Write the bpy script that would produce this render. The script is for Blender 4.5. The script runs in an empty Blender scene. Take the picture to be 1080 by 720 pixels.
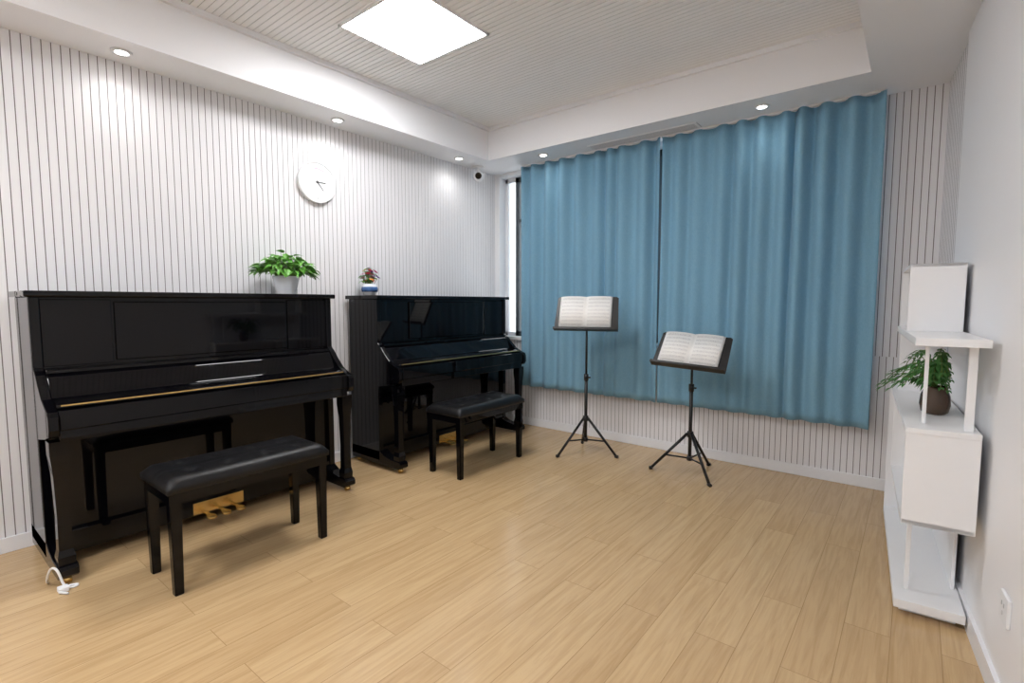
import bpy, bmesh, math, random
from mathutils import Vector, Matrix, noise
random.seed(7)
D=bpy.data; S=bpy.context.scene
try:
    S.view_settings.view_transform='Standard'
    S.view_settings.look='None'
except Exception as e: print(e)

# ---------------------------------------------------------------- materials
def mat(name,col,rough=.5,metal=0,coat=0,emis=None,es=0,spec=.5,trans=0,noise_amt=0,nscale=20,bump=0,bscale=60,ior=1.45):
    m=D.materials.new(name); m.use_nodes=True
    nt=m.node_tree; b=nt.nodes['Principled BSDF']
    b.inputs['Base Color'].default_value=(*col,1)
    b.inputs['Roughness'].default_value=rough
    b.inputs['Metallic'].default_value=metal
    b.inputs['Coat Weight'].default_value=coat
    b.inputs['Coat Roughness'].default_value=.03
    b.inputs['Specular IOR Level'].default_value=spec
    b.inputs['Transmission Weight'].default_value=trans
    b.inputs['IOR'].default_value=ior
    if emis:
        b.inputs['Emission Color'].default_value=(*emis,1); b.inputs['Emission Strength'].default_value=es
    tc=nt.nodes.new('ShaderNodeTexCoord')
    if noise_amt:
        n=nt.nodes.new('ShaderNodeTexNoise'); n.inputs['Scale'].default_value=nscale; n.inputs['Detail'].default_value=4
        nt.links.new(tc.outputs['Object'],n.inputs['Vector'])
        mx=nt.nodes.new('ShaderNodeMix'); mx.data_type='RGBA'
        mx.inputs[6].default_value=(*[c*(1-noise_amt) for c in col],1)
        mx.inputs[7].default_value=(*[min(1,c*(1+noise_amt)) for c in col],1)
        nt.links.new(n.outputs['Fac'],mx.inputs[0]); nt.links.new(mx.outputs[2],b.inputs['Base Color'])
    if bump:
        n=nt.nodes.new('ShaderNodeTexNoise'); n.inputs['Scale'].default_value=bscale
        nt.links.new(tc.outputs['Object'],n.inputs['Vector'])
        bp=nt.nodes.new('ShaderNodeBump'); bp.inputs['Strength'].default_value=bump; bp.inputs['Distance'].default_value=.002
        nt.links.new(n.outputs['Fac'],bp.inputs['Height']); nt.links.new(bp.outputs['Normal'],b.inputs['Normal'])
    return m

M_wall=mat('white_paint',(.87,.875,.90),.45,noise_amt=.01,nscale=3)
M_slat=mat('white_slat_panel',(.81,.805,.83),.45,noise_amt=.015,nscale=6)
M_groove=mat('groove_dark',(.19,.175,.175),.8)
M_cslat=mat('ceiling_slat',(.90,.90,.91),.5,noise_amt=.01)
M_cgroove=mat('ceiling_groove',(.38,.38,.38),.8)
M_base=mat('baseboard_white',(.82,.83,.86),.35)
M_piano=mat('black_lacquer',(.002,.002,.003),.035,spec=.33)
M_blackmat=mat('black_satin',(.010,.010,.011),.35)
M_leather=mat('black_leather',(.008,.008,.009),.36,bump=.4,bscale=250,spec=.35)
M_brass=mat('brass',(.75,.52,.2),.25,metal=1)
M_white=mat('white_laminate',(.87,.88,.9),.35,noise_amt=.01)
M_plastic=mat('white_plastic',(.82,.83,.85),.3)
M_frame=mat('dark_aluminium',(.10,.115,.125),.4,metal=.3)
M_pot=mat('white_ceramic',(.8,.83,.88),.2)
M_blue=mat('blue_glaze',(.05,.12,.3),.15,noise_amt=.6,nscale=40)
M_soil=mat('soil',(.04,.025,.015),.9,noise_amt=.4)
M_leaf=mat('pothos_leaf',(.12,.34,.05),.35,noise_amt=.45,nscale=18)
M_leaf2=mat('palm_leaf',(.06,.19,.045),.4,noise_amt=.5,nscale=15)
M_stem=mat('stem',(.12,.2,.04),.5)
M_pink=mat('petal_pink',(.75,.2,.35),.5); M_red=mat('petal_red',(.55,.03,.08),.5); M_orange=mat('petal_orange',(.85,.35,.08),.5); M_purple=mat('petal_violet',(.3,.12,.5),.5)
M_dgrey=mat('dark_grey',(.05,.05,.06),.4)
M_grey=mat('mid_grey',(.5,.5,.53),.5)
M_lens=mat('black_glass',(.005,.005,.006),.05)
M_panel=mat('led_panel',(1,1,1),.5,emis=(.99,.99,1),es=31)
M_down=mat('led_down',(1,1,1),.5,emis=(1,.98,.95),es=20)
M_brown=mat('vase_brown_glass',(.10,.06,.04),.08,trans=.3)
M_glass=mat('clear_glass',(1,1,1),.0,trans=1,ior=1.45)
M_hole=mat('cam_lock',(.25,.25,.27),.5)

def curtain_mat():
    m=D.materials.new('blue_curtain_fabric'); m.use_nodes=True; nt=m.node_tree; N=nt.nodes; L=nt.links
    b=N['Principled BSDF']; out=N['Material Output']
    tc=N.new('ShaderNodeTexCoord')
    mp=N.new('ShaderNodeMapping'); mp.inputs['Scale'].default_value=(400,400,60); L.new(tc.outputs['Object'],mp.inputs['Vector'])
    n=N.new('ShaderNodeTexNoise'); n.inputs['Scale'].default_value=1; L.new(mp.outputs[0],n.inputs['Vector'])
    cr=N.new('ShaderNodeValToRGB'); cr.color_ramp.elements[0].color=(.22,.435,.585,1); cr.color_ramp.elements[1].color=(.28,.50,.65,1)
    cr.color_ramp.elements[0].position=.3; cr.color_ramp.elements[1].position=.7
    L.new(n.outputs['Fac'],cr.inputs[0]); L.new(cr.outputs[0],b.inputs['Base Color'])
    b.inputs['Roughness'].default_value=.85; b.inputs['Sheen Weight'].default_value=.1; b.inputs['Specular IOR Level'].default_value=.2
    tr=N.new('ShaderNodeBsdfTranslucent'); L.new(cr.outputs[0],tr.inputs['Color'])
    mx=N.new('ShaderNodeMixShader'); mx.inputs[0].default_value=.22
    L.new(b.outputs[0],mx.inputs[1]); L.new(tr.outputs[0],mx.inputs[2]); L.new(mx.outputs[0],out.inputs['Surface'])
    return m
M_curtain=curtain_mat()

def floor_mat():
    m=D.materials.new('oak_planks'); m.use_nodes=True; nt=m.node_tree; N=nt.nodes; L=nt.links
    b=N['Principled BSDF']; tc=N.new('ShaderNodeTexCoord')
    sx=N.new('ShaderNodeSeparateXYZ'); L.new(tc.outputs['Object'],sx.inputs[0])
    cx=N.new('ShaderNodeCombineXYZ'); L.new(sx.outputs['Y'],cx.inputs['X']); L.new(sx.outputs['X'],cx.inputs['Y'])
    br=N.new('ShaderNodeTexBrick'); L.new(cx.outputs[0],br.inputs['Vector'])
    br.inputs['Scale'].default_value=1; br.inputs['Brick Width'].default_value=1.1; br.inputs['Row Height'].default_value=.14
    br.inputs['Mortar Size'].default_value=.0012; br.inputs['Mortar Smooth'].default_value=.3; br.offset=.37; br.inputs['Bias'].default_value=0
    br.inputs['Color1'].default_value=(.545,.375,.20,1); br.inputs['Color2'].default_value=(.595,.42,.23,1); br.inputs['Mortar'].default_value=(.36,.23,.11,1)
    mp=N.new('ShaderNodeMapping'); mp.inputs['Scale'].default_value=(1.6,26,1); L.new(cx.outputs[0],mp.inputs['Vector'])
    wn=N.new('ShaderNodeVectorMath'); wn.operation='ADD'; L.new(mp.outputs[0],wn.inputs[0])
    sc=N.new('ShaderNodeVectorMath'); sc.operation='SCALE'; sc.inputs['Scale'].default_value=60; L.new(br.outputs['Color'],sc.inputs[0]); L.new(sc.outputs[0],wn.inputs[1])
    n=N.new('ShaderNodeTexNoise'); n.inputs['Scale'].default_value=1.7; n.inputs['Detail'].default_value=10; n.inputs['Roughness'].default_value=.6; n.inputs['Distortion'].default_value=1.0; L.new(wn.outputs[0],n.inputs['Vector'])
    cr=N.new('ShaderNodeValToRGB'); cr.color_ramp.elements[0].position=.33; cr.color_ramp.elements[1].position=.60
    cr.color_ramp.elements[0].color=(.84,.80,.74,1); cr.color_ramp.elements[1].color=(1.03,1.03,1.03,1)
    L.new(n.outputs['Fac'],cr.inputs[0])
    mx=N.new('ShaderNodeMix'); mx.data_type='RGBA'; mx.blend_type='MULTIPLY'; mx.inputs[0].default_value=.9
    L.new(br.outputs['Color'],mx.inputs[6]); L.new(cr.outputs[0],mx.inputs[7]); L.new(mx.outputs[2],b.inputs['Base Color'])
    b.inputs['Roughness'].default_value=.19; b.inputs['Specular IOR Level'].default_value=.45
    bp=N.new('ShaderNodeBump'); bp.inputs['Strength'].default_value=.25; bp.inputs['Distance'].default_value=.001; bp.invert=True
    L.new(br.outputs['Fac'],bp.inputs['Height']); L.new(bp.outputs[0],b.inputs['Normal'])
    return m
M_floor=floor_mat()

def page_mat():
    m=D.materials.new('sheet_music'); m.use_nodes=True; nt=m.node_tree; N=nt.nodes; L=nt.links
    b=N['Principled BSDF']; tc=N.new('ShaderNodeTexCoord'); sx=N.new('ShaderNodeSeparateXYZ'); L.new(tc.outputs['UV'],sx.inputs[0])
    def mth(op,a,v=None,bb=None):
        k=N.new('ShaderNodeMath'); k.operation=op; L.new(a,k.inputs[0])
        if bb is not None: L.new(bb,k.inputs[1])
        elif v is not None: k.inputs[1].default_value=v
        return k.outputs[0]
    v=sx.outputs['Y']; u=sx.outputs['X']
    st=mth('FRACT',mth('MULTIPLY',v,9))
    ins=mth('LESS_THAN',st,.55)
    ln=mth('LESS_THAN',mth('FRACT',mth('MULTIPLY',st,9)),.3)
    nz=N.new('ShaderNodeTexNoise'); nz.inputs['Scale'].default_value=70; L.new(tc.outputs['UV'],nz.inputs['Vector'])
    note=mth('GREATER_THAN',nz.outputs['Fac'],.60)
    both=mth('MAXIMUM',ln,None,note)
    k=mth('MULTIPLY',ins,None,both)
    fu=mth('FRACT',mth('MULTIPLY',u,2))
    k=mth('MULTIPLY',k,None,mth('GREATER_THAN',fu,.09)); k=mth('MULTIPLY',k,None,mth('LESS_THAN',fu,.91))
    mx=N.new('ShaderNodeMix'); mx.data_type='RGBA'; L.new(k,mx.inputs[0]); mx.inputs[6].default_value=(.86,.85,.83,1); mx.inputs[7].default_value=(.5,.5,.5,1)
    L.new(mx.outputs[2],b.inputs['Base Color']); b.inputs['Roughness'].default_value=.6
    return m
M_page=page_mat()

# ---------------------------------------------------------------- helpers
def link(o,parent=None):
    S.collection.objects.link(o)
    if parent is not None: o.parent=parent
    return o
def empty(name,loc=(0,0,0),rz=0):
    o=D.objects.new(name,None); o.location=loc; o.rotation_euler=(0,0,rz); o.empty_display_size=.1
    S.collection.objects.link(o); return o
def finish(bm,name,mats,parent=None,smooth=False):
    bmesh.ops.recalc_face_normals(bm,faces=bm.faces)
    me=D.meshes.new(name); bm.to_mesh(me); bm.free()
    for m in (mats if isinstance(mats,(list,tuple)) else [mats]): me.materials.append(m)
    if smooth:
        for p in me.polygons: p.use_smooth=True
    return link(D.objects.new(name,me),parent)
def merge(bm,t):
    me=D.meshes.new('tmp'); t.to_mesh(me); t.free(); bm.from_mesh(me); D.meshes.remove(me)
def bbox(bm,x0,x1,y0,y1,z0,z1,bev=0,mi=0,seg=2):
    t=bmesh.new(); r=bmesh.ops.create_cube(t,size=1)
    for v in t.verts:
        v.co=Vector((x0+(v.co.x+.5)*(x1-x0),y0+(v.co.y+.5)*(y1-y0),z0+(v.co.z+.5)*(z1-z0)))
    if bev: bmesh.ops.bevel(t,geom=t.edges[:],offset=bev,segments=seg,affect='EDGES',profile=.5)
    for f in t.faces: f.material_index=mi
    merge(bm,t)
def box(name,x0,x1,y0,y1,z0,z1,m,parent=None,bev=0):
    bm=bmesh.new(); bbox(bm,x0,x1,y0,y1,z0,z1,bev); return finish(bm,name,m,parent)
def bprism(bm,pts,a,b,axis='y',bev=0,mi=0):
    t=bmesh.new()
    def P(p,k): return Vector((p[0],k,p[1])) if axis=='y' else (Vector((p[0],p[1],k)) if axis=='z' else Vector((k,p[0],p[1])))
    va=[t.verts.new(P(p,a)) for p in pts]; vb=[t.verts.new(P(p,b)) for p in pts]
    t.faces.new(va); t.faces.new(vb[::-1]); n=len(pts)
    for i in range(n): t.faces.new((va[i],vb[i],vb[(i+1)%n],va[(i+1)%n]))
    bmesh.ops.recalc_face_normals(t,faces=t.faces)
    if bev: bmesh.ops.bevel(t,geom=t.edges[:],offset=bev,segments=2,affect='EDGES',profile=.5)
    for f in t.faces: f.material_index=mi
    merge(bm,t)
def prism(name,pts,a,b,m,parent=None,axis='y',bev=0):
    bm=bmesh.new(); bprism(bm,pts,a,b,axis,bev); return finish(bm,name,m,parent)
def btube(bm,p,q,r,r2=None,seg=16,mi=0,smooth=True):
    p=Vector(p);q=Vector(q); d=q-p; t=bmesh.new()
    bmesh.ops.create_cone(t,cap_ends=True,segments=seg,radius1=r,radius2=r if r2 is None else r2,depth=d.length)
    mtx=Matrix.Translation((p+q)/2)@d.to_track_quat('Z','Y').to_matrix().to_4x4()
    bmesh.ops.transform(t,matrix=mtx,verts=t.verts)
    for f in t.faces:
        f.material_index=mi; f.smooth=smooth and len(f.verts)==4
    merge(bm,t)
def blathe(bm,prof,c=(0,0,0),seg=32,mi=0):
    t=bmesh.new(); rings=[]
    for r,z in prof:
        rings.append([t.verts.new((c[0]+r*math.cos(2*math.pi*i/seg),c[1]+r*math.sin(2*math.pi*i/seg),c[2]+z)) for i in range(seg)])
    for a,b in zip(rings,rings[1:]):
        for i in range(seg): t.faces.new((a[i],a[(i+1)%seg],b[(i+1)%seg],b[i]))
    t.faces.new(rings[0][::-1]); t.faces.new(rings[-1])
    for f in t.faces: f.material_index=mi; f.smooth=len(f.verts)==4
    merge(bm,t)

# ---------------------------------------------------------------- room
ZS=2.47; ZC=2.75; YB=3.95; Y0=-2.2
def xr(y): return 3.466+.092*(YB-y)
PER=.036; GAP=.0042
def bslat(bm,o,d,n,length,z0,z1,mi_s=0,mi_g=1,th=.003):
    o=Vector(o); d=Vector(d).normalized(); n=Vector(n).normalized()
    k=int(length/PER)+1
    def quadbox(s0,s1,t0,t1,za,zb,mi):
        t=bmesh.new(); vs=[]
        for z in (za,zb):
            for s,tt in ((s0,t0),(s1,t0),(s1,t1),(s0,t1)):
                p=o+d*s+n*tt; vs.append(t.verts.new((p.x,p.y,z)))
        for f in ((0,1,2,3),(4,5,6,7),(0,1,5,4),(1,2,6,5),(2,3,7,6),(3,0,4,7)):
            ff=t.faces.new([vs[i] for i in f]); ff.material_index=mi
        merge(bm,t)
    quadbox(0,length,0,.001,z0,z1,mi_g)
    for i in range(k):
        a=i*PER; b=min(a+PER-GAP,length)
        if b>a: quadbox(a,b,.001,th,z0,z1,mi_s)

bm=bmesh.new(); bprism(bm,[(-.2,Y0-.15),(xr(Y0)+.15,Y0-.15),(xr(YB)+.2,YB+.2),(-.2,YB+.2)],-.1,0,'z'); finish(bm,'floor',M_floor)
bm=bmesh.new()
bprism(bm,[(-.2,Y0-.15),(xr(Y0)+.15,Y0-.15),(xr(YB)+.2,YB+.2),(-.2,YB+.2)],ZC+.003,ZC+.12,'z',mi=1)
y=Y0
while y<3.5:
    bbox(bm,.31,3.12,y,min(y+PER-.0042,3.5),ZC,ZC+.005,mi=0); y+=PER
finish(bm,'ceiling',[M_cslat,M_cgroove])
bm=bmesh.new(); bbox(bm,-.15,0,Y0-.15,YB+.2,0,ZC,mi=2); bslat(bm,(0,Y0,0),(0,1,0),(1,0,0),YB-Y0,0,ZS); finish(bm,'wall_left',[M_slat,M_groove,M_wall])
WX0,WX1,WZ0=.06,3.08,.86
bm=bmesh.new()
bbox(bm,0,xr(YB)+.2,YB,YB+.2,0,WZ0,mi=2); bbox(bm,0,WX0,YB,YB+.2,WZ0,ZC,mi=2); bbox(bm,WX1,xr(YB)+.2,YB,YB+.2,WZ0,ZC,mi=2); bbox(bm,WX0,WX1,YB,YB+.2,ZS-.03,ZC,mi=2)
bslat(bm,(0.006,YB,0),(1,0,0),(0,-1,0),xr(YB)-.006,0,WZ0); bslat(bm,(WX1,YB,0),(1,0,0),(0,-1,0),xr(YB)-WX1,WZ0,ZS)
finish(bm,'wall_back',[M_slat,M_groove,M_wall])
bm=bmesh.new()
bprism(bm,[(xr(Y0-.15),Y0-.15),(xr(Y0-.15)+.15,Y0-.15),(xr(YB)+.15,YB+.2),(xr(YB),YB)],0,ZC,'z',mi=2)
dv=Vector((-.092,1,0)).normalized(); nv=Vector((-1,-.092,0)).normalized()
PER=.05; GAP=.012
bslat(bm,(xr(3.28),3.28,0),dv,nv,(YB-3.28)/dv.y,0,ZS,th=.0015)
PER=.036; GAP=.0042
bprism(bm,[(xr(Y0)-.02,Y0),(xr(Y0)+.01,Y0),(xr(3.28)+.01,3.28),(xr(3.28)-.02,3.28)],0,ZS,'z',mi=2)
finish(bm,'wall_right',[M_slat,M_groove,M_wall])
box('wall_front',-.15,xr(Y0)+.1,Y0-.15,Y0,0,ZC,M_wall)
bm=bmesh.new()
bbox(bm,0,.31,Y0,3.5,ZS,ZC+.005); bbox(bm,.31,.335,Y0,3.475,ZC-.03,ZC)
bprism(bm,[(0,3.5),(xr(3.5),3.5),(xr(YB),YB),(0,YB)],ZS,ZC+.005,'z'); bbox(bm,.31,3.12,3.475,3.5,ZC-.03,ZC)
bprism(bm,[(3.12,Y0),(xr(Y0),Y0),(xr(3.5),3.5),(3.12,3.5)],ZS,ZC+.005,'z'); bbox(bm,3.095,3.12,Y0,3.475,ZC-.03,ZC)
finish(bm,'ceiling_soffit',M_wall)
box('baseboard_left',.003,.016,Y0,YB-.003,0,.075,M_base,bev=.003)
box('baseboard_back',.016,xr(YB)-.01,YB-.016,YB-.003,0,.075,M_base,bev=.003)
bm=bmesh.new(); bprism(bm,[(xr(Y0)-.033,Y0),(xr(Y0)-.02,Y0),(xr(3.28)-.02,3.28),(xr(3.28)-.033,3.28)],0,.075,'z')
finish(bm,'baseboard_right',M_base)

# window
w=empty('window_1',(0,YB,0))
bm=bmesh.new()
bbox(bm,.19,WX1,.10,.15,WZ0,WZ0+.05); bbox(bm,.19,WX1,.10,.15,ZS-.08,ZS-.03)
for x in (.19,.93,1.66,2.4,WX1-.045): bbox(bm,x,x+.045,.10,.15,WZ0,ZS-.03)
bbox(bm,.19,WX1,.105,.145,2.0,2.03)
finish(bm,'frame',M_frame,w)
bm=bmesh.new(); bbox(bm,WX0,.19,.10,.15,WZ0,WZ0+.04); bbox(bm,WX0,.19,.10,.15,ZS-.07,ZS-.03); bbox(bm,WX0,WX0+.03,.10,.15,WZ0,ZS-.03)
finish(bm,'side_frame',M_white,w)
box('glass',WX0+.02,WX1-.02,.122,.128,WZ0+.03,ZS-.05,M_glass,w)
box('sill',WX0-.01,WX1,-.035,.10,WZ0-.03,WZ0+.004,M_white,w,bev=.004)

# ---------------------------------------------------------------- lights
def panel_light(x,y):
    e=empty('ceiling_light_panel',(x,y,ZC)); h=.3
    bm=bmesh.new()
    for a in ((-h,h,-h,-h+.014),(-h,h,h-.014,h),(-h,-h+.014,-h,h),(h-.014,h,-h,h)): bbox(bm,*a,-.012,0)
    finish(bm,'frame',M_plastic,e)
    box('diffuser',-h+.012,h-.012,-h+.012,h-.012,-.009,-.002,M_panel,e)
panel_light(1.075,2.0); panel_light(1.2,-.75); panel_light(2.6,-.75)  # first panel is in view; the two behind the camera are added fill
def downlight(x,y,p=6):
    e=empty('recessed_downlight',(x,y,ZS))
    bm=bmesh.new(); blathe(bm,[(.046,-.001),(.046,-.008),(.030,-.008),(.028,-.001)],seg=32); finish(bm,'trim_ring',M_plastic,e)
    bm=bmesh.new(); btube(bm,(0,0,-.006),(0,0,-.002),.028,seg=24); finish(bm,'led',M_down,e)
    l=D.lights.new('spot','SPOT'); l.energy=p; l.spot_size=math.radians(150); l.spot_blend=1; l.shadow_soft_size=.05; l.color=(1,.98,.95)
    o=link(D.objects.new('spot',l),e); o.location=(0,0,-.03)
for x,y in ((.16,.85),(.16,2.08),(.16,3.28)): downlight(x,y,4.5)
for x,y in ((.8,3.66),(2.53,3.66)): downlight(x,y,2)
for x,y in ((.15,-.5),(3.4,1.5),(3.45,0.2)): downlight(x,y)

wd=D.worlds.new('World'); S.world=wd; wd.use_nodes=True
bg=wd.node_tree.nodes['Background']; bg.inputs[0].default_value=(.88,.95,1,1); bg.inputs[1].default_value=2.8

v=empty('air_vent_grille',(1.66,3.74,ZS))
box('plate',-.44,.44,-.06,.06,-.006,0,M_plastic,v)
bm=bmesh.new()
for i in range(6): bbox(bm,-.42,.42,-.045+i*.0165,-.040+i*.0165,-.008,-.006)
finish(bm,'slots',M_grey,v)

# ---------------------------------------------------------------- curtains
def curtain(name,x0,x1,seed,ybase=3.84,zb=.42,nf=10):
    e=empty(name,((x0+x1)/2,ybase,ZS)); cx=(x0+x1)/2
    rnd=random.Random(seed); W=x1-x0
    ks=[0]
    for i in range(nf): ks.append(ks[-1]+rnd.uniform(.6,1.4))
    ks=[k/ks[-1]*W for k in ks]
    amps=[rnd.uniform(.5,1.2) for _ in range(nf)]
    nx=nf*18; nz=36
    bm=bmesh.new(); grid=[]
    for j in range(nz+1):
        tz=j/nz; z=(zb-ZS)*tz-.012; row=[]
        for i in range(nx+1):
            s=i/nx*W
            k=max(q for q in range(nf) if ks[q]<=s+1e-6)
            u=(s-ks[k])/(ks[k+1]-ks[k])
            ph=2*math.pi*u
            A0=amps[k]; A1=amps[min(nf-1,k+1)] if u>.5 else amps[max(0,k-1)]
            wgt=abs(u-.5); A=.033*(A0*(1-wgt)+A1*wgt)*(1-.35*tz)
            yy=-A*math.cos(ph)-.2*A*math.cos(2*ph)
            yy+=.010*noise.noise(Vector((s*7,tz*1.3,seed)))*(1-.5*tz)
            xx=x0+s+.010*math.sin(ph)+.012*noise.noise(Vector((s*3,tz*2,seed+5)))*tz
            row.append(bm.verts.new((xx-cx,yy,z)))
        grid.append(row)
    for j in range(nz):
        for i in range(nx): bm.faces.new((grid[j][i],grid[j][i+1],grid[j+1][i+1],grid[j+1][i]))
    o=finish(bm,'fabric',M_curtain,e,True)
    sm=o.modifiers.new('s','SOLIDIFY'); sm.thickness=.002
    box('track',x0-cx,x1-cx,-.015,.015,-.014,-.001,M_plastic,e)
curtain('curtain',.44,1.79,3,nf=9); curtain('curtain',1.80,3.18,11,nf=10)

# ---------------------------------------------------------------- piano
def piano(y0):
    P=empty('upright_piano',(0.02,y0,0)); W=1.44
    side=[(.03,0.06),(.37,.06),(.37,.60),(.52,.625),(.595,.645),(.61,.67),(.61,.725),(.595,.748),(.56,.76),(.50,.79),(.44,.845),(.405,.885),(.385,.90),(.37,.915),(.37,1.225),(.03,1.225)]
    for a,n in ((0,'side_near'),(W-.035,'side_far')): prism(n,side,a,a+.035,M_piano,P,bev=.003)
    bm=bmesh.new(); bbox(bm,.01,.20,-.018,W+.014,1.225,1.252,.004); bbox(bm,.203,.405,-.018,W+.014,1.225,1.252,.006); finish(bm,'lid',M_piano,P)
    box('back_panel',.03,.06,.03,W-.03,.06,1.225,M_blackmat,P)
    bm=bmesh.new(); bbox(bm,.325,.352,.035,W-.035,.89,1.225,.002)
    bbox(bm,.352,.366,.30,W-.30,.925,1.205,.004)
    bbox(bm,.352,.362,.035,.288,.915,1.215,.003); bbox(bm,.352,.362,W-.288,W-.035,.915,1.215,.003)
    finish(bm,'upper_front_panel',M_piano,P)
    box('music_ledge',.33,.40,.035,W-.035,.885,.905,M_piano,P,bev=.004)
    prism('fallboard',[(.34,.885),(.395,.885),(.41,.872),(.465,.79),(.475,.783),(.558,.772),(.567,.766),(.567,.755),(.34,.755)],.037,W-.037,M_piano,P,bev=.003)
    box('brass_hinge',.561,.572,.05,W-.05,.7645,.7705,M_brass,P)
    box('key_slip',.50,.60,.036,W-.036,.665,.752,M_piano,P,bev=.006)
    box('keybed',.30,.59,.036,W-.036,.615,.668,M_piano,P,bev=.004)
    box('knee_board',.315,.34,.035,W-.035,.15,.62,M_piano,P,bev=.003)
    bm=bmesh.new(); bbox(bm,.315,.365,.035,W-.035,.05,.155,.004); bbox(bm,.06,.32,.03,W-.03,.06,.10); finish(bm,'bottom_rail',M_piano,P)
    for a,n in ((.0,'near'),(W-.07,'far')):
        bm=bmesh.new()
        prof=[(.028,.075),(.03,.12),(.024,.15),(.022,.30),(.026,.48),(.033,.56),(.033,.62)]
        for (w0,z0),(w1,z1) in zip(prof,prof[1:]):
            t=bmesh.new(); vs=[]
            for w_,z_ in ((w0,z0),(w1,z1)):
                for sx,sy in ((-1,-1),(1,-1),(1,1),(-1,1)): vs.append(t.verts.new((.55+sx*w_,a+.035+sy*w_,z_)))
            for f in ((0,1,2,3),(4,5,6,7),(0,1,5,4),(1,2,6,5),(2,3,7,6),(3,0,4,7)): t.faces.new([vs[i] for i in f])
            merge(bm,t)
        finish(bm,'leg_'+n,M_piano,P)
        prism('toe_'+n,[(.03,.03),(.58,.03),(.60,.045),(.60,.07),(.585,.085),(.50,.088),(.42,.105),(.37,.13),(.03,.13)],a,a+.07,M_piano,P,bev=.003)
        bm=bmesh.new()
        for cxx in (.08,.56):
            btube(bm,(cxx,a+.022,.016),(cxx,a+.048,.016),.016)
        finish(bm,'castor_'+n,M_brass,P)
    bm=bmesh.new()
    bbox(bm,.364,.368,W/2-.13,W/2+.13,.055,.12,.001)
    for k in (-.075,0,.075):
        y=W/2+k
        bprism(bm,[(.34,y-.008),(.42,y-.010),(.45,y-.022),(.475,y-.022),(.487,y-.010),(.487,y+.010),(.475,y+.022),(.45,y+.022),(.42,y+.010),(.34,y+.008)],.052,.064,'z',bev=.002)
    finish(bm,'pedals',M_brass,P)
    return P
piano(.405); piano(2.205)

# ---------------------------------------------------------------- bench
def bench(x,y):
    B=empty('piano_bench',(x,y,0)); hx,hy=.168,.355
    bm=bmesh.new(); nx,ny=24,60; grid=[]
    btn=[(a,b) for a in (-.4,.4) for b in (-.66,-.22,.22,.66)]
    for i in range(nx+1):
        row=[]
        for j in range(ny+1):
            u=i/nx*2-1; v=j/ny*2-1
            edge=min(1,(1-abs(u))*5)**.5*min(1,(1-abs(v))*10)**.5
            z=.455+.035*edge
            for a,b in btn:
                d2=((u-a)*hx)**2+((v-b)*hy)**2; z-=.012*math.exp(-d2/(.022**2))
            z-=.004*math.exp(-(u/.06)**2)*edge
            row.append(bm.verts.new((u*hx,v*hy,z)))
        grid.append(row)
    for i in range(nx):
        for j in range(ny): bm.faces.new((grid[i][j],grid[i+1][j],grid[i+1][j+1],grid[i][j+1]))
    b=[e for e in bm.edges if e.is_boundary]
    r=bmesh.ops.extrude_edge_only(bm,edges=b)
    vs=[g for g in r['geom'] if isinstance(g,bmesh.types.BMVert)]
    for vv in vs: vv.co.z=.43
    b=[e for e in bm.edges if e.is_boundary]; bmesh.ops.contextual_create(bm,geom=b)
    finish(bm,'cushion',M_leather,B,True)
    box('apron',-hx+.008,hx-.008,-hy+.008,hy-.008,.385,.432,M_piano,B,bev=.003)
    for i,(sx,sy) in enumerate(((-1,-1),(1,-1),(1,1),(-1,1))):
        cx,cy=sx*(hx-.032),sy*(hy-.03)
        bm=bmesh.new(); t=bmesh.new(); v8=[]
        for w_,z_ in ((.017,0),(.022,.40)):
            for ax,ay in ((-1,-1),(1,-1),(1,1),(-1,1)): v8.append(t.verts.new((cx+ax*w_,cy+ay*w_,z_)))
        for f in ((0,1,2,3),(4,5,6,7),(0,1,5,4),(1,2,6,5),(2,3,7,6),(3,0,4,7)): t.faces.new([v8[k] for k in f])
        bmesh.ops.recalc_face_normals(t,faces=t.faces); bmesh.ops.bevel(t,geom=t.edges[:],offset=.003,segments=2,affect='EDGES')
        merge(bm,t); finish(bm,'leg_%d'%(i+1),M_piano,B)
bench(.915,1.03); bench(.87,2.73)

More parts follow.
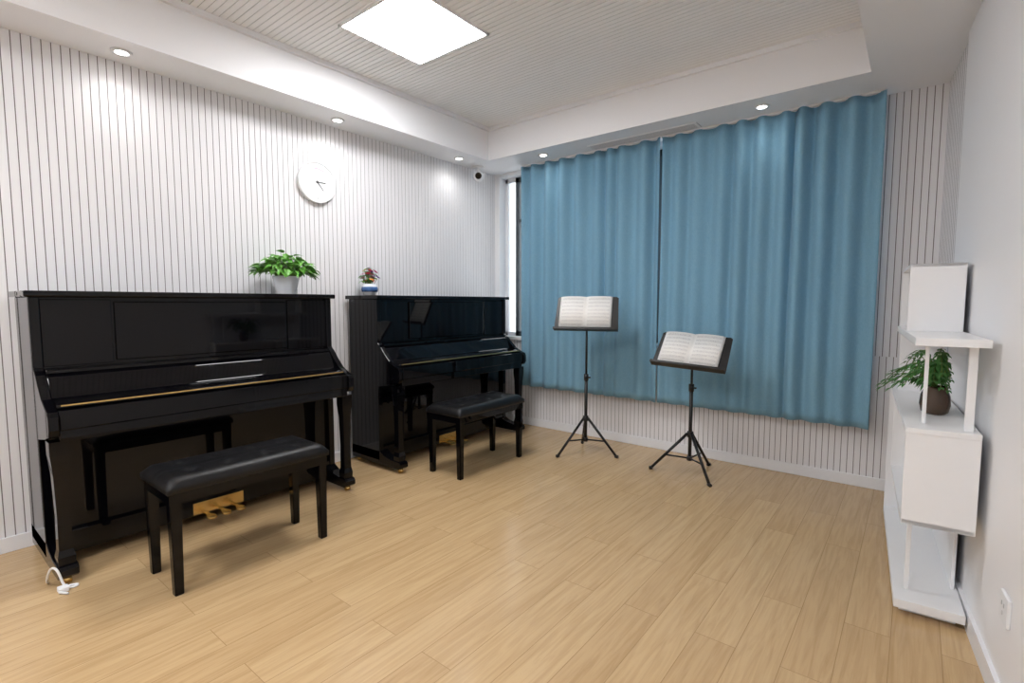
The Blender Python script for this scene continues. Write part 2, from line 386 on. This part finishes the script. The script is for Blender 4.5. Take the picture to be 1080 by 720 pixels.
# ---------------------------------------------------------------- music stands
def stand(x,y,rz,hz,tilt,leg_rot,roll=0,name='music_stand'):
    E=empty(name,(x,y,0),rz)
    bm=bmesh.new()
    btube(bm,(0,0,.10),(0,0,.62),.0125); btube(bm,(0,0,.60),(0,0,hz-.02),.0085)
    btube(bm,(0,0,.585),(0,0,.635),.018); btube(bm,(0,0,.26),(0,0,.30),.021); btube(bm,(0,0,.095),(0,0,.125),.019)
    btube(bm,(0,-.005,.61),(.035,-.005,.61),.006)
    finish(bm,'pole',M_blackmat,E)
    for i in range(3):
        a=leg_rot-rz+i*2*math.pi/3; c,s=math.cos(a),math.sin(a)
        bm=bmesh.new(); R=.262
        btube(bm,(.018*c,.018*s,.285),(R*c,R*s,.010),.010); btube(bm,(.016*c,.016*s,.11),(R*.62*c,R*.62*s,.118),.006)
        t=Vector((R*c,R*s,.011)); btube(bm,t-Vector((c*.012,s*.012,-.002)),t+Vector((c*.012,s*.012,-.001)),.0125)
        finish(bm,'leg_%d'%(i+1),M_blackmat,E)
    Dk=D.objects.new('desk',None); link(Dk,E); Dk.location=(0,-.01,hz); Dk.rotation_euler=(-tilt,roll,0); Dk.empty_display_size=.05
    bm=bmesh.new(); w1,w0=.235,.25
    bprism(bm,[(-w0,-.14),(w0,-.14),(w0,-.12),(w1+.005,.13),(w1-.01,.14),(-w1+.01,.14),(-w1-.005,.13),(-w0,-.12)],0,.004,'y',bev=.0015)
    bbox(bm,-w0,w0,-.045,.004,-.145,-.14,.0015); bbox(bm,-w0,w0,-.048,-.043,-.145,-.128,.001)
    btube(bm,(0,.02,-.03),(0,.02,.03),.012); bbox(bm,-.03,.03,.003,.02,-.04,.04,.002)
    finish(bm,'tray',M_blackmat,Dk)
    bm=bmesh.new(); uvl=bm.loops.layers.uv.new('UVMap'); n=24; bw=.205
    top=[];bot=[]
    for i in range(n+1):
        u=i/n*2-1; a=min(1,abs(u)); h=.016*max(0,math.sin(a*math.pi))**.6+.003
        top.append(bm.verts.new((u*bw-.01,-.004-h,.137))); bot.append(bm.verts.new((u*bw-.01,-.004-h,-.137)))
    for i in range(n):
        f=bm.faces.new((bot[i],bot[i+1],top[i+1],top[i])); f.smooth=True
        for lp,(uu,vv) in zip(f.loops,((i/n,0),((i+1)/n,0),((i+1)/n,1),(i/n,1))): lp[uvl].uv=(uu,vv)
    me=D.meshes.new('music_book'); bm.to_mesh(me); bm.free(); me.materials.append(M_page)
    o=link(D.objects.new('music_book',me),Dk)
    sm=o.modifiers.new('s','SOLIDIFY'); sm.thickness=.003; sm.offset=-1
    return E
stand(1.357,3.472,math.radians(20),1.115,math.radians(22),math.atan2(.81,-.59))
stand(2.18,3.50,math.radians(2),.865,math.radians(38),math.atan2(.977,.21),math.radians(3))

# ---------------------------------------------------------------- clock
C=empty('wall_clock',(.004,1.99,2.045)); C.rotation_euler=(0,math.radians(90),0)
bm=bmesh.new(); blathe(bm,[(.132,0),(.142,.006),(.143,.03),(.139,.036),(.134,.034),(.133,.028)],seg=64); finish(bm,'case',M_plastic,C)
bm=bmesh.new(); btube(bm,(0,0,.027),(0,0,.029),.133,seg=64); finish(bm,'dial',M_white,C)
bm=bmesh.new()
for i in range(12):
    a=i*math.pi/6; c,s=math.cos(a),math.sin(a); L=.018 if i%3==0 else .009
    btube(bm,(c*(.118-L),s*(.118-L),.0295),(c*.118,s*.118,.0295),.0016,seg=6)
finish(bm,'ticks',M_grey,C)
bm=bmesh.new()
for i in range(5):
    a=math.radians(150+i*9); btube(bm,(.095*math.cos(a),.095*math.sin(a),.0295),(.095*math.cos(a+.15),.095*math.sin(a+.15),.0295),.002,seg=6)
finish(bm,'printed_logo',M_pink,C)
bm=bmesh.new(); btube(bm,(0,-.015,.032),(-.003,.06,.032),.003,seg=8); btube(bm,(-.012,-.01,.0335),(.055,.042,.0335),.002,seg=8); btube(bm,(0,0,.029),(0,0,.037),.006,seg=16); finish(bm,'hands',M_dgrey,C)

# ---------------------------------------------------------------- plants
def bleaf(bm,M,L,Wd,mi=0,droop=.4,heart=True):
    n=7; t=bmesh.new(); rows=[]
    for i in range(n+1):
        u=i/n
        w=Wd*max(0,math.sin(math.pi*min(1,u*.93+.07)**.62))**.9 if heart else Wd*math.sin(math.pi*min(.999,u*.96+.04)**.8)
        w=max(w,0.0004); x=u*L; z=-droop*L*u*u
        rows.append([t.verts.new((x,-w,z+w*.35)),t.verts.new((x,0,z)),t.verts.new((x,w,z+w*.35))])
    for a,b in zip(rows,rows[1:]):
        for k in (0,1): t.faces.new((a[k],a[k+1],b[k+1],b[k]))
    for f in t.faces: f.material_index=mi; f.smooth=True
    bmesh.ops.transform(t,matrix=M,verts=t.verts); merge(bm,t)
def pothos(x,y,z):
    E=empty('potted_pothos',(x,y,z)); r=random.Random(4)
    prof=[(.054,0),(.058,.004)]
    for i in range(7): prof+=[(.060+i*.0026,.010+i*.0125),(.0585+i*.0026,.017+i*.0125)]
    prof+=[(.080,.100),(.081,.114),(.076,.116),(.071,.105),(.067,.095)]
    bm=bmesh.new(); blathe(bm,prof,seg=40); finish(bm,'pot',M_pot,E)
    bm=bmesh.new(); btube(bm,(0,0,.09),(0,0,.103),.069); finish(bm,'soil',M_soil,E)
    bm=bmesh.new()
    for i in range(190):
        a=r.uniform(0,2*math.pi); rad=.185*r.uniform(.02,1)**.6
        h=.115+.155*(1-(rad/.21)**2)*r.uniform(.25,1)
        tip=Vector((rad*math.cos(a)*.72,rad*math.sin(a)*1.0,h)); base=Vector((.03*math.cos(a),.03*math.sin(a),.10))
        mid=(tip+base)/2+Vector((0,0,.03))
        btube(bm,base,mid,.0017,seg=5,mi=1); btube(bm,mid,tip,.0015,seg=5,mi=1)
        Mx=Matrix.Translation(tip)@Matrix.Rotation(a+r.uniform(-.9,.9),4,'Z')@Matrix.Rotation(r.uniform(-.6,.6),4,'Y')@Matrix.Rotation(r.uniform(-.5,.5),4,'X')
        bleaf(bm,Mx,r.uniform(.045,.072),r.uniform(.014,.023),0,r.uniform(.2,.6))
    finish(bm,'foliage',[M_leaf,M_stem],E)
pothos(.21,1.645,1.252)
def posy(x,y,z):
    E=empty('small_flower_pot',(x,y,z)); r=random.Random(9)
    bm=bmesh.new(); blathe(bm,[(.032,0),(.036,.003),(.056,.03),(.060,.05),(.055,.072),(.050,.08),(.052,.086),(.048,.088),(.044,.078)],seg=36,mi=0); blathe(bm,[(.0575,.028),(.062,.045),(.0615,.055),(.058,.066)],seg=36,mi=1); finish(bm,'pot',[M_pot,M_blue],E)
    bm=bmesh.new(); btube(bm,(0,0,.07),(0,0,.082),.044); finish(bm,'soil',M_soil,E)
    bm=bmesh.new()
    for i in range(54):
        a=r.uniform(0,6.28); rad=.065*r.uniform(0,1)**.6; tip=Vector((rad*math.cos(a),rad*math.sin(a),.105+r.uniform(0,.11)*(1-(rad/.08)**2)))
        btube(bm,(tip.x*.4,tip.y*.4,.08),tip,.0013,seg=5,mi=1)
        if i%2:
            k=r.choice((2,3,4,5))
            for p in range(5):
                bleaf(bm,Matrix.Translation(tip)@Matrix.Rotation(a,4,'Z')@Matrix.Rotation(.5,4,'Y')@Matrix.Rotation(p*1.257,4,'Z')@Matrix.Rotation(-.4,4,'Y'),.022,.011,k,.2,False)
        else:
            for p in range(2): bleaf(bm,Matrix.Translation(tip)@Matrix.Rotation(a+p*2,4,'Z')@Matrix.Rotation(r.uniform(-.6,.4),4,'Y'),.03,.010,0,.3,False)
    finish(bm,'flowers',[M_leaf,M_stem,M_pink,M_red,M_orange,M_purple],E)
posy(.14,2.33,1.252)

# ---------------------------------------------------------------- bookcase along right wall
ang=math.atan(.07)
K=empty('display_bookcase',(3.368,2.28,0),ang)
Dp=.20
def kb(name,*a,m=M_white,bev=.002): return box(name,*a,m,K,bev)
kb('bottom_shelf',0,Dp+.01,.10,1.2,.03,.065)
kb('plinth',.02,Dp-.01,.15,1.17,0,.03)
kb('end_panel_far',0,Dp,1.185,1.2,.065,.735)
kb('lower_post',.035,.05,.20,.215,.065,.40)
kb('lower_back_panel',Dp-.012,Dp,.30,1.185,.065,.40)
bm=bmesh.new()
for yy,zz in ((.5,.33),(.5,.26),(.85,.33),(.85,.26)): btube(bm,(Dp-.016,yy,zz),(Dp-.012,yy,zz),.011,seg=20)
finish(bm,'cam_lock_caps',M_hole,K)
bm=bmesh.new(); bbox(bm,0,Dp+.004,0,.018,.40,.735,.002); bbox(bm,0,Dp,0,.75,.40,.418,.001); bbox(bm,0,Dp,.735,.75,.418,.735,.001); bbox(bm,Dp-.012,Dp,.018,.735,.418,.735); finish(bm,'middle_box',M_white,K)
kb('middle_shelf',-.002,Dp+.004,-.004,1.2,.735,.755)
kb('upper_post_front',.05,.062,.10,.112,.755,1.05)
kb('upper_post_wall',.160,.185,.03,.048,.755,1.05)
kb('upper_divider',0.02,Dp,.95,.965,.755,1.05)
kb('upper_shelf',.010,Dp+.008,-.03,1.05,1.05,1.078)
bm=bmesh.new(); bbox(bm,.016,Dp,.50,.515,1.078,1.365,.002); bbox(bm,.016,Dp,.98,.995,1.078,1.365,.002); bbox(bm,.016,Dp,.50,.995,1.35,1.365,.002); bbox(bm,Dp-.01,Dp,.51,.98,1.078,1.35); finish(bm,'top_box',M_white,K)

V=empty('potted_palm',(3.452,2.62,.7555)); r=random.Random(21)
bm=bmesh.new(); blathe(bm,[(.032,0),(.044,.01),(.050,.04),(.047,.075),(.038,.10),(.041,.112),(.038,.112),(.034,.10)],seg=36); finish(bm,'vase',M_brown,V)
bm=bmesh.new()
for i in range(42):
    a=r.uniform(0,6.28); sp=r.uniform(.5,1.0); R=.18*sp; H=r.uniform(.05,.19)
    sx=1.0 if math.cos(a)<0 else .3
    pts=[]
    for k in range(10):
        u=k/9; pts.append(Vector((R*u*math.cos(a)*sx,R*u*math.sin(a),.10+H*math.sin(u*2.3)-.05*u*u)))
    for p,q in zip(pts,pts[1:]): btube(bm,p,q,.0015,seg=5,mi=1)
    for k in range(2,10):
        d=(pts[k]-pts[k-1]); az=math.atan2(d.y,d.x)
        for sgn in (-1,1):
            bleaf(bm,Matrix.Translation(pts[k])@Matrix.Rotation(az+sgn*(.95-.06*k),4,'Z')@Matrix.Rotation(r.uniform(0,.6),4,'Y'),.050*(1-.04*k)*(1 if math.cos(a)<.3 else .6),.0058,0,.3,False)
for v_ in bm.verts:
    if v_.co.x>.085: v_.co.x=.085-.02*(v_.co.x-.085)
    if v_.co.z>.285: v_.co.z=.285
finish(bm,'fronds',[M_leaf2,M_stem],V)

# ---------------------------------------------------------------- small things
Q=empty('security_camera',(.10,3.60,ZS))
bm=bmesh.new(); btube(bm,(0,0,-.018),(0,0,-.001),.052,seg=32); btube(bm,(0,0,-.05),(0,0,-.015),.016); finish(bm,'mount',M_plastic,Q)
bm=bmesh.new(); bmesh.ops.create_uvsphere(bm,u_segments=28,v_segments=16,radius=.05)
for v_ in bm.verts: v_.co.z-=.085
for f in bm.faces: f.smooth=True
finish(bm,'head',M_plastic,Q)
bm=bmesh.new(); btube(bm,(.025,-.029,-.09),(.035,-.042,-.095),.030,seg=24); finish(bm,'lens',M_lens,Q)
so=empty('wall_socket',(xr(2.0)-.02,2.0,.31),math.atan(.092))
box('plate',-.010,0,-.043,.043,-.043,.043,M_plastic,so,bev=.003)
bm=bmesh.new()
for a,b_ in ((-.012,.012),(.012,.012),(0,-.014)): bbox(bm,-.0115,-.0098,a-.002,a+.002,b_-.006,b_+.006)
finish(bm,'slots',M_grey,so)
pc=empty('power_cable',(0,0,0))
cu=D.curves.new('cord','CURVE'); cu.dimensions='3D'; cu.bevel_depth=.0045; cu.bevel_resolution=3
sp=cu.splines.new('NURBS'); pts=[(.52,.385,.004),(.56,.375,.02),(.60,.38,.10),(.632,.40,.10),(.640,.41,.05),(.645,.42,.006),(.66,.45,.006),(.64,.47,.006),(.632,.43,.010),(.65,.39,.012),(.68,.40,.008),(.70,.42,.006)]
sp.points.add(len(pts)-1)
for p,c in zip(sp.points,pts): p.co=(*c,1)
sp.use_endpoint_u=True; sp.order_u=4
cu.materials.append(M_plastic); link(D.objects.new('cord',cu),pc)
box('plug',.635,.67,.395,.43,0,.022,M_plastic,pc,bev=.004)

# ---------------------------------------------------------------- camera
cam=D.cameras.new('camera'); co=D.objects.new('camera',cam); S.collection.objects.link(co)
co.location=(3.376,0,1.2); co.rotation_euler=(math.radians(90-4.4),0,math.radians(38.6))
cam.sensor_width=36; cam.lens=533/1080*36; cam.clip_start=.02
S.camera=co
